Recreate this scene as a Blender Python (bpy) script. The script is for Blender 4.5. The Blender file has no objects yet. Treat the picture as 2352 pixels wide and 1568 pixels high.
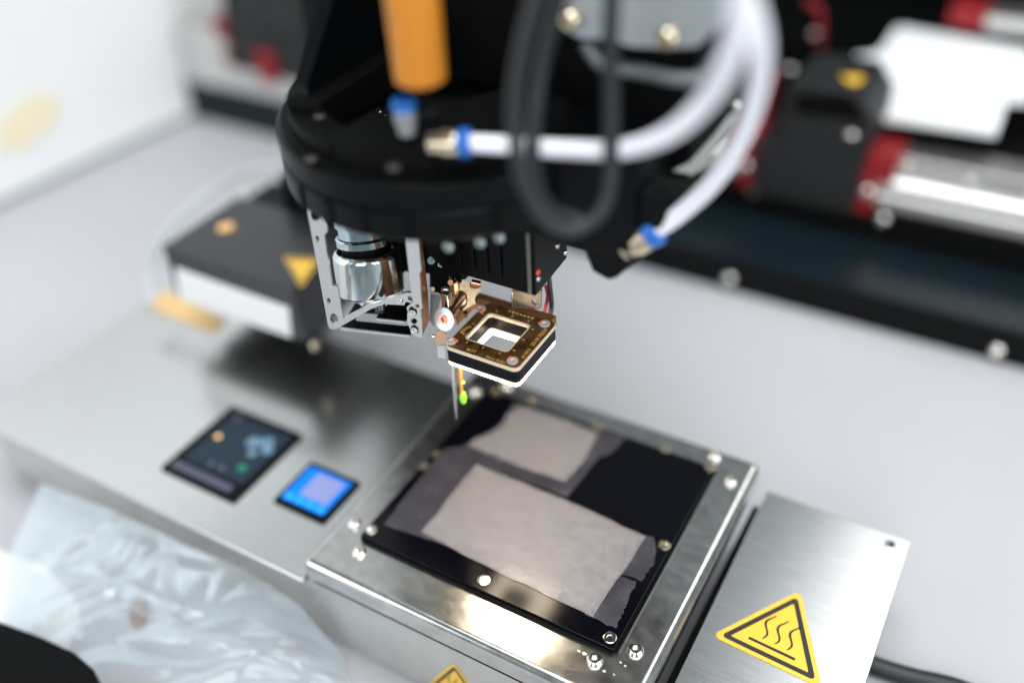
import bpy, bmesh, math, random
from mathutils import Vector as V, Matrix
random.seed(7)
S = bpy.context.scene
COL = S.collection

# ------------------------------------------------------------------ camera
# one unit is one centimetre; the top of the heated stage is z = 0
ROT = Matrix(((0.86711164, 0.49634287, -0.0419661),
              (-0.27810142, 0.55229159, 0.78589669),
              (0.41325174, -0.66978934, 0.61693212)))       # world -> camera
CAM = V((0, 0, 31.4))
FPX = 2205.0                                                # focal length in px of a 2352 px wide frame
cam = bpy.data.cameras.new('camera')
cam.sensor_width = 36.0
cam.lens = FPX / 2352 * 36
cam.clip_start, cam.clip_end = 0.5, 2000
cam.dof.use_dof = True
cam.dof.focus_distance = 36.6
cam.dof.aperture_fstop = 0.0190
cam.dof.aperture_blades = 0
co = bpy.data.objects.new('camera', cam)
co.matrix_world = Matrix.Translation(CAM) @ ROT.transposed().to_4x4()
COL.objects.link(co)
S.camera = co

# ------------------------------------------------------------------ light
S.view_settings.view_transform = 'Standard'
S.view_settings.look = 'None'
S.view_settings.exposure = 0.28
S.view_settings.gamma = 1.0
w = bpy.data.worlds.new('World')
S.world = w
w.use_nodes = True
w.node_tree.nodes['Background'].inputs[0].default_value = (0.70, 0.84, 0.90, 1)
w.node_tree.nodes['Background'].inputs[1].default_value = 0.22

def area(name, loc, target, sx, sy, radiance, color):
    l = bpy.data.lights.new(name, 'AREA')
    l.shape = 'RECTANGLE'
    l.size, l.size_y = sx, sy
    l.energy = radiance * math.pi * sx * sy
    l.color = color
    o = bpy.data.objects.new(name, l)
    o.location = loc
    o.rotation_euler = (V(target) - V(loc)).to_track_quat('-Z', 'Y').to_euler()
    COL.objects.link(o)
    return o
area('overhead_light', (37, 168, 150), (13, 60, 0), 92, 116, 2.5, (0.98, 0.99, 1.0))
area('overhead_light', (-118, 108, 150), (-30, 30, 0), 90, 90, 0.45, (0.98, 1.0, 0.99))  # added fill, stands in for a pale ceiling reflected in the steel
area('overhead_light', (-15, 25, 165), (-62, 30, 10), 70, 120, 7.0, (0.97, 1.0, 1.0))  # placed and aimed to brighten the left wall
area('overhead_light', (40, -30, 150), (-10, 22, 5), 100, 70, 3.0, (0.98, 0.985, 1.0))
area('room_light', (110, 10, 60), (-40, 30, 5), 130, 80, 4.0, (0.97, 0.99, 1.0))  # added to brighten the left wall, no window known there
area('room_light', (-95, -70, 45), (-20, 24, 8), 60, 90, 3.4, (0.95, 0.99, 1.0))  # this panel and the next are put in to act as windows
area('room_light', (20, -130, 80), (-20, 24, 8), 80, 90, 4.0, (1.0, 0.97, 0.93))

# ------------------------------------------------------------------ placing: a pixel of the photograph seen on a known plane
def ray(u, v): return ROT.transposed() @ V(((u - 1176) / FPX, -(v - 784) / FPX, -1))
def atz(u, v, z): d = ray(u, v); return CAM + d * ((z - CAM.z) / d.z)
def atx(u, v, x): d = ray(u, v); return CAM + d * (x / d.x)
def aty(u, v, y): d = ray(u, v); return CAM + d * (y / d.y)
def atd(u, v, t): return CAM + ray(u, v) * t
def onplane(u, v, o, n): d = ray(u, v); return CAM + d * ((V(o) - CAM).dot(n) / d.dot(n))

# ------------------------------------------------------------------ materials
def nt(name):
    m = bpy.data.materials.new(name)
    m.use_nodes = True
    return m, m.node_tree.nodes, m.node_tree.links, m.node_tree.nodes['Principled BSDF']
def mat(name, col, rough=0.5, metal=0.0, spec=0.5, var=0.0, scale=3.0, stretch=(1, 1, 1), bump=0.0, rvar=0.0, coat=0.0,
        emit=None, es=0.0, trans=0.0, alpha=1.0, col2=None, detail=4.0, aniso=0.0, sss=0.0):
    m, N, L, p = nt(name)
    p.inputs['Base Color'].default_value = (*col, 1)
    p.inputs['Roughness'].default_value = rough
    p.inputs['Metallic'].default_value = metal
    p.inputs['Specular IOR Level'].default_value = spec
    p.inputs['Coat Weight'].default_value = coat
    p.inputs['Coat Roughness'].default_value = 0.08
    p.inputs['Transmission Weight'].default_value = trans
    p.inputs['Alpha'].default_value = alpha
    p.inputs['Anisotropic'].default_value = aniso
    p.inputs['Subsurface Weight'].default_value = sss
    if emit:
        p.inputs['Emission Color'].default_value = (*emit, 1)
        p.inputs['Emission Strength'].default_value = es
    if var or bump or rvar or col2:
        t = N.new('ShaderNodeTexCoord'); mp = N.new('ShaderNodeMapping'); n = N.new('ShaderNodeTexNoise')
        mp.inputs['Scale'].default_value = stretch
        n.inputs['Scale'].default_value = scale
        n.inputs['Detail'].default_value = detail
        L.new(t.outputs['Object'], mp.inputs[0]); L.new(mp.outputs[0], n.inputs[0])
        if var or col2:
            r = N.new('ShaderNodeValToRGB')
            c2 = col2 or tuple(min(1, c * (1 + var)) for c in col)
            c1 = col if col2 else tuple(c * (1 - var) for c in col)
            r.color_ramp.elements[0].position, r.color_ramp.elements[1].position = 0.32, 0.68
            r.color_ramp.elements[0].color, r.color_ramp.elements[1].color = (*c1, 1), (*c2, 1)
            L.new(n.outputs['Fac'], r.inputs[0]); L.new(r.outputs[0], p.inputs['Base Color'])
        if rvar:
            q = N.new('ShaderNodeMapRange')
            q.inputs['To Min'].default_value = max(0.02, rough - rvar); q.inputs['To Max'].default_value = rough + rvar
            L.new(n.outputs['Fac'], q.inputs[0]); L.new(q.outputs[0], p.inputs['Roughness'])
        if bump:
            b = N.new('ShaderNodeBump')
            b.inputs['Strength'].default_value = bump; b.inputs['Distance'].default_value = 0.02
            L.new(n.outputs['Fac'], b.inputs['Height']); L.new(b.outputs[0], p.inputs['Normal'])
    return m

STEEL = mat('brushed_steel', (0.60, 0.605, 0.60), 0.235, 1, var=0.07, scale=2.2, stretch=(0.25, 9, 9), bump=0.012, rvar=0.03, detail=8)
STEEL2 = mat('stage_steel', (0.58, 0.57, 0.55), 0.21, 1, var=0.10, scale=1.4, stretch=(1, 1.4, 1), bump=0.03, rvar=0.06, detail=9)
APRON = mat('satin_steel', (0.66, 0.66, 0.63), 0.42, 1, var=0.05, scale=0.8, rvar=0.06, detail=6)
BRIGHT = mat('machined_steel', (0.62, 0.62, 0.62), 0.33, 1, var=0.07, scale=20, stretch=(1, 1, 6), rvar=0.05)
CHROME = mat('bright_steel', (0.78, 0.77, 0.75), 0.16, 1, rvar=0.05, scale=14)
ZINC = mat('yellow_zinc_with_reflections', (0.50, 0.61, 0.66), 0.17, 1, scale=1.5, col2=(0.90, 0.87, 0.76), rvar=0.04, detail=2, stretch=(1.6, 1.6, .12))  # vertical bands: plating tint plus stripe reflections painted into the colour
ZINCB = mat('blue_zinc_plating', (0.48, 0.60, 0.62), 0.16, 1, scale=3, rvar=0.05)
ALU = mat('aluminium_rail', (0.70, 0.695, 0.68), 0.40, 1, var=0.04, scale=2, stretch=(0.3, 6, 6))
BRASS = mat('nickel_brass', (0.62, 0.54, 0.41), 0.22, 1)
GOLD = mat('bronze_steel', (0.72, 0.55, 0.36), 0.24, 1, var=0.08, scale=9, rvar=0.06)
COPPER = mat('copper_screw', (0.80, 0.36, 0.20), 0.25, 1)
BROWN = mat('warm_brown_metal', (0.26, 0.105, 0.035), 0.45, 0.55, var=0.10, scale=8, stretch=(1, 1, .4), rvar=0.05)
BLACK = mat('black_anodised', (0.0016, 0.0022, 0.0027), 0.36, 0, spec=0.10, var=0.2, scale=6, rvar=0.06)
DEEP = mat('deep_black_paint', (0.0018, 0.002, 0.0022), 0.55, 0, spec=0.08)
BLUEBLACK = mat('lit_ledge_black', (0.005, 0.011, 0.015), 0.26, 0, spec=0.30, rvar=0.05, scale=1.5)
CHARCOAL = mat('charcoal_plastic', (0.013, 0.014, 0.015), 0.5, 0, spec=0.3, var=0.1, scale=8)
BOXTOP = mat('black_box_paint', (0.011, 0.012, 0.015), 0.38, 0, spec=0.6, var=0.1, scale=2, stretch=(.4, 6, 6), rvar=.05)
PALE = mat('pale_nickel_screw', (0.86, 0.76, 0.70), 0.38, 0.55)
RUBBER = mat('slate_cable_rubber', (0.0065, 0.0105, 0.013), 0.42, 0, spec=0.45)
HOSE = mat('white_hose_plastic', (0.80, 0.81, 0.88), 0.32, 0, spec=0.5, sss=0.0)
BLUE = mat('blue_collar_plastic', (0.006, 0.12, 0.46), 0.35, 0, spec=0.5)
ORANGE = mat('orange_plastic', (0.52, 0.19, 0.014), 0.42, 0, spec=0.35, var=0.05, scale=5)
RED = mat('red_anodised', (0.27, 0.009, 0.013), 0.36, 0.25, spec=0.5)
REDPAINT = mat('red_thread_seal', (0.85, 0.10, 0.03), 0.4)
WHITE = mat('white_enamel', (0.90, 0.91, 0.92), 0.45, 0, spec=0.4, var=0.02, scale=0.05)
TABLE = mat('white_table_laminate', (0.42, 0.425, 0.447), 0.45, 0, spec=0.2, var=0.035, scale=0.05, rvar=.08)
LABEL = mat('white_label', (0.92, 0.93, 0.94), 0.35)
YELLOW = mat('warning_yellow', (0.80, 0.48, 0.045), 0.38, 0, var=0.04, scale=2)
INK = mat('black_ink', (0.012, 0.014, 0.015), 0.45)
AMBER = mat('amber_strip', (0.42, 0.22, 0.05), 0.3, 0)
GREEN = mat('green_paint', (0.30, 0.75, 0.05), 0.4)
PCB = mat('brown_solder_mask', (0.080, 0.038, 0.013), 0.22, 0, spec=0.6, var=0.6, scale=2.4, rvar=.06, detail=6)
PCBEDGE = mat('pale_board_edge', (0.72, 0.58, 0.42), 0.45)
GILT = mat('gold_plated_print', (0.90, 0.56, 0.13), 0.35, 0.35)
GLOW = mat('lit_diffuser', (0.9, 0.85, 0.75), 0.4, emit=(1.0, 0.83, 0.60), es=22.0)
PLATE = mat('black_glass_plate', (0.002, 0.002, 0.004), 0.13, 0, spec=0.25, rvar=0.04, scale=1.2)
SHEET = mat('mottled_film', (0.285, 0.265, 0.278), 0.34, 0, spec=0.5, col2=(0.38, 0.354, 0.364), scale=3.4, stretch=(.8, 1.3, 1), detail=15, bump=0.25, rvar=.1, coat=.25, alpha=.4)
TAPE = mat('grey_tape', (0.030, 0.029, 0.037), 0.26, 0, spec=0.6, col2=(0.052, 0.049, 0.059), scale=.8, detail=12, bump=.15, rvar=.08)
SCREEN = mat('dark_display_glass', (0.010, 0.018, 0.028), 0.18, 0, emit=(0.010, 0.030, 0.055), es=0.3, spec=.15)
SKYUI = mat('pale_blue_pixels', (0.05, 0.09, 0.13), 0.3, emit=(0.22, 0.40, 0.56), es=.75)
GREENUI = mat('green_pixels', (0.0, 0.05, 0.03), 0.3, emit=(0.0, 0.26, 0.11), es=0.6)
AMBERUI = mat('amber_pixels', (0.3, 0.2, 0.1), 0.3, emit=(0.75, 0.42, 0.14), es=2.0)
LILACUI = mat('lilac_grey_pixels', (0.03, 0.03, 0.05), 0.3, emit=(0.10, 0.11, 0.19), es=.35)
BLUEUI = mat('blue_pixels', (0.0, 0.1, 0.4), 0.3, emit=(0.004, 0.15, 0.62), es=0.8, spec=.12)
LAVUI = mat('lavender_pixels', (0.1, 0.12, 0.25), 0.3, emit=(0.40, 0.46, 0.84), es=0.42, spec=.12)

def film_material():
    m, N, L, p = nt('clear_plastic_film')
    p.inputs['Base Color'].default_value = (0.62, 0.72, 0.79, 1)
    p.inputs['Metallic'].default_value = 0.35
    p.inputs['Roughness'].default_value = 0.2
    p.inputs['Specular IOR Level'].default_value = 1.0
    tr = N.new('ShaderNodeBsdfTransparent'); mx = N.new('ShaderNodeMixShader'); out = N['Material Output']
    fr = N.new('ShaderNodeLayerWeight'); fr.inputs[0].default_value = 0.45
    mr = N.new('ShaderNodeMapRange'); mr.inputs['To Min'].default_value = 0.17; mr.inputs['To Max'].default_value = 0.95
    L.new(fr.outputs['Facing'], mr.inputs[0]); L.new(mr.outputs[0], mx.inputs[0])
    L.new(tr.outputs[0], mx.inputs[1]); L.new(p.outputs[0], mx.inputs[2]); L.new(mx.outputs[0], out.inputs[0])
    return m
FILM = film_material()

# ------------------------------------------------------------------ objects
def tag(o, label=None, cat=None, group=None, kind=None):
    if label: o['label'] = label
    if cat: o['category'] = cat
    if group: o['group'] = group
    if kind: o['kind'] = kind
    return o
def thing(name, loc, label, cat, group=None):
    o = bpy.data.objects.new(name, None)
    o.empty_display_size = 0.5
    o.location = loc
    COL.objects.link(o)
    return tag(o, label, cat, group)
def base(o):
    p = V((0, 0, 0))
    while o is not None:
        p += o.location
        o = o.parent
    return p
def link(name, bm, m, parent=None, sharp=38):
    """world-space bmesh -> one mesh object under its parent"""
    off = base(parent)
    bmesh.ops.recalc_face_normals(bm, faces=bm.faces)
    lim = math.radians(sharp)
    for f in bm.faces: f.smooth = True
    for e in bm.edges:
        if len(e.link_faces) == 2 and e.calc_face_angle(0) > lim: e.smooth = False
    if off.length: bmesh.ops.translate(bm, verts=bm.verts, vec=-off)
    me = bpy.data.meshes.new(name)
    bm.to_mesh(me); bm.free()
    me.materials.append(m)
    o = bpy.data.objects.new(name, me)
    o.parent = parent
    COL.objects.link(o)
    wn_ = o.modifiers.new('weighted_normals', 'WEIGHTED_NORMAL'); wn_.keep_sharp = True; wn_.weight = 80
    return o

def bev(bm, r, seg=2, edges=None):
    if r: bmesh.ops.bevel(bm, geom=edges or list(bm.edges), offset=r, segments=seg, profile=0.5, affect='EDGES', clamp_overlap=True)
def bx(bm, x0, x1, y0, y1, z0, z1, r=0.0, seg=2):
    b = bmesh.new()
    vs = [b.verts.new((x, y, z)) for x in (x0, x1) for y in (y0, y1) for z in (z0, z1)]
    for f in ((0, 1, 3, 2), (4, 6, 7, 5), (0, 4, 5, 1), (2, 3, 7, 6), (0, 2, 6, 4), (1, 5, 7, 3)): b.faces.new([vs[i] for i in f])
    bev(b, r, seg)
    merge(bm, b)
def merge(bm, b, mtx=None):
    if mtx is not None: bmesh.ops.transform(b, matrix=mtx, verts=b.verts)
    me = bpy.data.meshes.new('tmp'); b.to_mesh(me); b.free(); bm.from_mesh(me); bpy.data.meshes.remove(me)
def box(name, x0, x1, y0, y1, z0, z1, m, parent=None, r=0.05, seg=2):
    bm = bmesh.new(); bx(bm, x0, x1, y0, y1, z0, z1, r, seg)
    return link(name, bm, m, parent)
def frame(n):
    n = V(n).normalized()
    a = V((0, 0, 1)) if abs(n.z) < 0.9 else V((1, 0, 0))
    e1 = a.cross(n).normalized()
    return e1, n.cross(e1), n
def lathe(bm, prof, o, n, seg=32):
    """prof: (radius, height along n) pairs"""
    e1, e2, n = frame(n); o = V(o); rings = []
    for r, h in prof:
        if r < 1e-6: rings.append([bm.verts.new(o + n * h)])
        else: rings.append([bm.verts.new(o + n * h + (e1 * math.cos(2 * math.pi * k / seg) + e2 * math.sin(2 * math.pi * k / seg)) * r) for k in range(seg)])
    for a, b in zip(rings, rings[1:]):
        for k in range(seg):
            q = (k + 1) % seg
            if len(a) == 1 and len(b) == 1: continue
            if len(a) == 1: bm.faces.new((a[0], b[k], b[q]))
            elif len(b) == 1: bm.faces.new((a[k], a[q], b[0]))
            else: bm.faces.new((a[k], a[q], b[q], b[k]))
def turned(name, prof, o, n, m, parent=None, seg=32, sharp=38):
    bm = bmesh.new(); lathe(bm, prof, o, n, seg)
    return link(name, bm, m, parent, sharp)
def rod(bm, a, b, r, seg=20, r2=None):
    a, b = V(a), V(b); h = (b - a).length
    lathe(bm, [(0, 0), (r, 0), (r2 if r2 is not None else r, h), (0, h)], a, b - a, seg)
def poly(bm, pts, n, depth, holes=()):
    """flat outline (world points) with holes, thickened by depth along n"""
    n = V(n).normalized(); b = bmesh.new(); loops = [list(pts)] + [list(h) for h in holes]
    es = []; rings = []
    for lp in loops:
        vs = [b.verts.new(p) for p in lp]; rings.append(vs)
        es += [b.edges.new((vs[i], vs[(i + 1) % len(vs)])) for i in range(len(vs))]
    r = bmesh.ops.triangle_fill(b, use_beauty=True, use_dissolve=False, edges=es, normal=n)
    fs = [f for f in r['geom'] if isinstance(f, bmesh.types.BMFace)]
    if depth:
        cp = {v: b.verts.new(v.co + n * depth) for vs in rings for v in vs}
        for f in fs: b.faces.new([cp[v] for v in reversed(f.verts)])
        for vs in rings:
            for i in range(len(vs)):
                q = (i + 1) % len(vs)
                b.faces.new((vs[i], vs[q], cp[vs[q]], cp[vs[i]]))
    bmesh.ops.recalc_face_normals(b, faces=b.faces)
    merge(bm, b)
def slab(name, pts, n, depth, m, parent=None, holes=(), sharp=30):
    bm = bmesh.new(); poly(bm, pts, n, depth, holes)
    return link(name, bm, m, parent, sharp)
def spline(pts, per=10):
    P = [V(p) for p in pts]; P = [P[0] * 2 - P[1]] + P + [P[-1] * 2 - P[-2]]; out = []
    for i in range(1, len(P) - 2):
        for k in range(per):
            t = k / per; a, b, c, d = P[i - 1:i + 3]
            out.append(0.5 * (2 * b + (c - a) * t + (2 * a - 5 * b + 4 * c - d) * t * t + (3 * b - a - 3 * c + d) * t ** 3))
    return out + [P[-2]]
def sweep(bm, pts, r, seg=14, per=10, cap=True, smooth=True):
    P = spline(pts, per) if smooth else [V(p) for p in pts]; rings = []
    t0 = (P[1] - P[0]).normalized(); e1 = frame(t0)[0]
    for i, p in enumerate(P):
        t = (P[min(i + 1, len(P) - 1)] - P[max(i - 1, 0)]).normalized()
        e1 = (e1 - t * e1.dot(t)).normalized(); e2 = t.cross(e1)
        rr = r[0] + (r[1] - r[0]) * i / (len(P) - 1) if isinstance(r, tuple) else r
        rings.append([bm.verts.new(p + (e1 * math.cos(6.2832 * k / seg) + e2 * math.sin(6.2832 * k / seg)) * rr) for k in range(seg)])
    for a, b in zip(rings, rings[1:]):
        for k in range(seg): bm.faces.new((a[k], a[(k + 1) % seg], b[(k + 1) % seg], b[k]))
    if cap: bm.faces.new(rings[0]); bm.faces.new(list(reversed(rings[-1])))
def tube(name, pts, r, m, parent=None, **k):
    bm = bmesh.new(); sweep(bm, pts, r, **k)
    return link(name, bm, m, parent)
def screw(name, o, n, r, m, parent, h=None, button=True, hexr=0.45):
    """button-head screw with a real hexagonal socket"""
    h = h or r * 0.55; bm = bmesh.new(); e1, e2, n = frame(n); o = V(o); seg = 24; hr = r * hexr
    pr = [(r, 0), (r * 0.98, h * .35), (r * 0.86, h * .75), (r * 0.68, h)] if button else [(r, 0), (r, h * .85), (r * .93, h)]
    lathe(bm, pr, o, n, seg)
    top = [v for v in bm.verts if abs((v.co - o).dot(n) - h) < 1e-5]
    top.sort(key=lambda v: math.atan2((v.co - o).dot(e2), (v.co - o).dot(e1)))
    hx = []
    for k in range(seg):
        a = -math.pi + 2 * math.pi * k / seg + 1e-4
        s = (a + math.pi) % (math.pi / 3) - math.pi / 6
        hx.append(hr * math.cos(math.pi / 6) / math.cos(s))
    ring = []; low = []
    for v in top:
        d = v.co - o; a = math.atan2(d.dot(e2), d.dot(e1)); s = (a + 2 * math.pi) % (math.pi / 3) - math.pi / 6
        q = hr * math.cos(math.pi / 6) / math.cos(s)
        u = e1 * math.cos(a) + e2 * math.sin(a)
        ring.append(bm.verts.new(o + n * h + u * q)); low.append(bm.verts.new(o + n * h * .25 + u * q))
    for k in range(len(top)):
        q = (k + 1) % len(top)
        bm.faces.new((top[k], top[q], ring[q], ring[k])); bm.faces.new((ring[k], ring[q], low[q], low[k]))
    bm.faces.new(low)
    return link(name, bm, m, parent)
def writing(name, body, o, ex, ey, size, m, parent, depth=0.006, italic=0.0, align='LEFT', sx=1.0):
    cu = bpy.data.curves.new(name, 'FONT'); cu.body = body; cu.size = size; cu.extrude = depth; cu.shear = italic; cu.align_x = align
    t = bpy.data.objects.new(name, cu); COL.objects.link(t)
    me = bpy.data.meshes.new_from_object(t.evaluated_get(bpy.context.evaluated_depsgraph_get()))
    bpy.data.objects.remove(t); bpy.data.curves.remove(cu)
    ex, ey = V(ex).normalized(), V(ey).normalized(); ez = ex.cross(ey); o = V(o) - base(parent)
    M = Matrix(((ex.x * sx, ey.x, ez.x, o.x), (ex.y * sx, ey.y, ez.y, o.y), (ex.z * sx, ey.z, ez.z, o.z), (0, 0, 0, 1)))
    me.transform(M); me.materials.clear(); me.materials.append(m)
    ob = bpy.data.objects.new(name, me); ob.parent = parent; COL.objects.link(ob)
    return ob
def roundrect(cx, cy, hx, hy, r, n=6):
    out = []
    for sx, sy, a0 in ((1, 1, 0), (-1, 1, 90), (-1, -1, 180), (1, -1, 270)):
        for k in range(n + 1):
            a = math.radians(a0 + 90 * k / n)
            out.append((cx + sx * (hx - r) + r * math.cos(a), cy + sy * (hy - r) + r * math.sin(a)))
    return out
def lift(p2, z): return [V((x, y, z)) for x, y in p2]
UP = V((0, 0, 1)); FRONT = V((0, -1, 0)); RIGHT = V((1, 0, 0))

# ================================================================== THE SETTING
ZT = -6.0                                                    # white table
bm = bmesh.new(); bx(bm, -90, 140, -60, 130, ZT - 3, ZT, 0)
tag(link('white_table', bm, TABLE), 'wide white table top under the whole machine', 'table', kind='structure')
WA, WD = V((-70.62, 37.25, ZT)), V((2.23, 19.14, 0)).normalized()
WN = V((WD.y, -WD.x, 0))
bm = bmesh.new(); poly(bm, [WA + WD * a + V((0, 0, h)) for a, h in ((-100, 0), (95, 0), (95, 54), (-100, 54))], -WN, 3)
wl = tag(link('wall', bm, WHITE), 'bright white wall at the left end of the table', 'wall', kind='structure')
slab('base_gap_shade', [WA + WD * a + WN * .004 + V((0, 0, h)) for a, h in ((-98, .004), (80, .004), (80, .5), (-98, .5))], WN, .05, mat('grey_gap_shade', (.20, .23, .25), .5), wl)  # grey strip painting the shadow gap along the wall foot
bm = bmesh.new(); bx(bm, -60, -36, 112, 115, ZT, 60, 0)
tag(link('back_wall', bm, WHITE), 'white wall behind the left end of the beam', 'wall', kind='structure')

p = onplane(62, 272, WA, WN)
nb = thing('yellow_note', p, 'small yellow paper note stuck to the white wall', 'note')
slab('paper', [p + WN * .06 + WD * a + V((0, 0, h)) for a, h in ((-3, -1.6), (-1.2, -2.2), (2.6, -1.0), (3, .9), (.8, 1.7), (-2.4, .6))], WN, .05, mat('pale_yellow_paper', (0.92, 0.83, 0.60), 0.6), nb)

# ------------------------------------------------------------------ steel covers
ZP = -1.4
lp = thing('steel_cover', (-32, 17.3, ZP), 'wide brushed steel cover panel carrying the two small displays', 'panel')
bm = bmesh.new()
bx(bm, -43.6, -21.75, 17.3, 31.3, ZP - 0.35, ZP, 0.12, 3)
link('top_plate', bm, STEEL, lp)
box('rear_wall', -43.4, -21.8, 30.9, 31.25, ZT, ZP - 0.36, STEEL, lp, 0.02)
box('side_wall', -43.5, -43.15, 17.9, 30.85, ZT, ZP - 0.36, STEEL, lp, 0.02)

ap = thing('front_apron', (-21, 17.7, ZT), 'satin metal front face below the steel cover and the stage', 'panel')
box('face_plate', -43.3, 3.0, 17.75, 18.1, ZT, ZP - 0.37, APRON, ap, 0.02)

# ------------------------------------------------------------------ heated stage
st = thing('heated_stage', (-14.1, 24.7, ZP), 'raised steel stage frame holding the black plate', 'stage')
bm = bmesh.new()
bx(bm, -21.6, -6.55, 17.35, 31.45, ZP + 0.12, 0.0, 0.34, 5)
link('frame_block', bm, STEEL2, st)
box('painted_gap_shade', -6.53, -6.115, 8.3, 31.0, ZT + .004, -2.3, DEEP, st, 0)  # black filler painting the shade in the gap beside the right cover
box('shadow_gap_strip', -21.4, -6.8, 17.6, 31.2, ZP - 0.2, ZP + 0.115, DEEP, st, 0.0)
for u, v in ((813, 1199), (824, 1265), (1460, 1491), (1366, 1514), (1641, 1045), (1677, 1101), (1092, 896), (1164, 883)):
    screw('button_screw', atz(u, v, 0.10) * 1 - V((0, 0, 0.10)), UP, 0.31, CHROME, st, 0.19)

scuff = mat('pale_scuff', (.70, .68, .64), .5, .3)
for u, v, q in ((1342, 1500, .16), (1352, 1510, .1), (1388, 1541, .09), (1330, 1494, .07), (1425, 1520, .06), (1436, 1528, .05), (1410, 1548, .05)):
    p = atz(u, v, .006)
    slab('scuff_mark', [p + V((math.cos(k * 1.05) * q * random.uniform(.5, 1.3), math.sin(k * 1.05) * q * random.uniform(.3, .9), 0)) for k in range(6)], UP, .004, scuff, st)

pl = thing('black_plate', (-14.2, 24.8, 0), 'square black glossy plate screwed on the steel stage', 'plate')
c = [atz(u, v, 0.3) for u, v in ((826, 1231), (1414, 1494), (1652, 1068), (1116, 896))]
x0, x1, y0, y1 = (c[0].x + c[3].x) / 2, (c[1].x + c[2].x) / 2, (c[0].y + c[1].y) / 2, (c[2].y + c[3].y) / 2
PX0, PX1, PY0, PY1 = x0, x1, y0, y1
slab('lower_plate', lift(roundrect((x0 + x1) / 2, (y0 + y1) / 2, (x1 - x0) / 2 + .05, (y1 - y0) / 2 + .05, 0.25), 0.004), UP, 0.17, BLACK, pl)
bm = bmesh.new(); bx(bm, x0 + .04, x1 - .10, y0 + .02, y1 - .02, 0.176, 0.30, 0.03, 2); link('upper_plate', bm, PLATE, pl)
for u, v, m in ((854, 1216, CHROME), (1111, 1331, CHROME), (1401, 1463, CHROME), (1526, 1251, BRASS), (1630, 1072, BRASS), (1528, 1030, BRASS),
                (1372, 979, BRASS), (1221, 922, BRASS), (1005, 1043, BRASS), (977, 1070, BRASS), (1138, 901, BRASS)):
    p = atz(u, v, 0.34); p.z = 0.302
    screw('countersunk_screw', p, UP, 0.25, m, pl, 0.05, False, 0.55)

def R8(x, y): return (643 + x * 0.5078, 827 + y * 0.5078)
def ragged(pix, z, amp, sub=7):
    P = [atz(*R8(*q), z) for q in pix]; out = []
    for i, a in enumerate(P):
        b = P[(i + 1) % len(P)]; am = amp[i] if isinstance(amp, (list, tuple)) else amp
        n = UP.cross(b - a).normalized()
        for k in range(sub):
            out.append(a.lerp(b, k / sub) + n * (random.uniform(-am, am) if k else 0))
    return out
def sheet(name, pix, z, m, label, cat, amp, t=0.012, layers=1):
    bm = bmesh.new(); g = (sum(p[0] for p in pix) / len(pix), sum(p[1] for p in pix) / len(pix))
    for k in range(layers):
        q = []
        for x, y in pix:
            d = math.hypot(x - g[0], y - g[1]); f = 1 - k * 15 / d
            q.append((g[0] + (x - g[0]) * f, g[1] + (y - g[1]) * f))
        poly(bm, ragged(q, z + k * (t + .003), amp), UP, t)
    return tag(link(name, bm, m, None, 30), label, cat)
sheet('film_sheet', [(890, 470), (1270, 622), (1655, 797), (1415, 1160), (1000, 965), (640, 775)], 0.335, SHEET,
      'large mottled pale grey film rectangle taped on the black plate', 'film', 0.04, .005, 6)
sheet('film_sheet', [(1085, 205), (1270, 262), (1440, 335), (1380, 450), (1290, 550), (1060, 470), (850, 385), (880, 355), (960, 325), (1010, 285), (1030, 240)], 0.335, SHEET,
      'smaller torn pale grey film piece at the rear of the black plate', 'film', 0.035, .006, 4)
sheet('tape_strip', [(1060, 190), (1560, 352), (1500, 420), (1440, 440), (1300, 620), (930, 480), (745, 400), (830, 390), (1000, 290)], 0.304, TAPE,
      'translucent grey tape under the smaller film piece', 'tape', 0.02)
sheet('tape_strip', [(742, 402), (1000, 500), (790, 850), (470, 745), (540, 650)], 0.320, TAPE,
      'grey tape along the left edge of the large film', 'tape', 0.02)
sheet('tape_strip', [(1560, 760), (1690, 800), (1700, 870), (1690, 925), (1660, 960), (1640, 1000), (1500, 950)], 0.304, TAPE,
      'torn grey tape at the right end of the large film', 'tape', 0.05)
sheet('tape_strip', [(1490, 960), (1612, 1000), (1570, 1100), (1555, 1130), (1520, 1212), (1380, 1150)], 0.312, TAPE,
      'torn grey tape at the front right corner of the large film', 'tape', 0.05)

# ------------------------------------------------------------------ right cover with its sticker
rp = thing('steel_cover', (-3, 24, ZP), 'smaller brushed steel cover panel at right with the hot surface sticker', 'panel')
bm = bmesh.new(); bx(bm, -6.1, 0.2, 8.0, 31.3, ZP - 0.25, ZP, 0.06, 2); link('top_plate', bm, STEEL, rp)
box('rear_wall', -6.05, 0.1, 30.95, 31.25, ZT, ZP - 0.26, STEEL, rp, 0.02)
box('side_wall', -0.1, 0.15, 8.2, 30.9, ZT, ZP - 0.26, STEEL, rp, 0.02)
box('inner_wall', -6.05, -5.85, 8.2, 30.9, ZT, ZP - 0.26, BLACK, rp, 0.02)
p = atz(2047, 1251, ZP)
turned('slot_rim', [(0.16, 0.004), (0.16, 0.03), (0.25, 0.03), (0.29, 0.004)], p, UP, BRIGHT, rp, 20)
turned('slot_hole', [(0, 0.006), (0.16, 0.006)], p, UP, INK, rp, 20)

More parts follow.
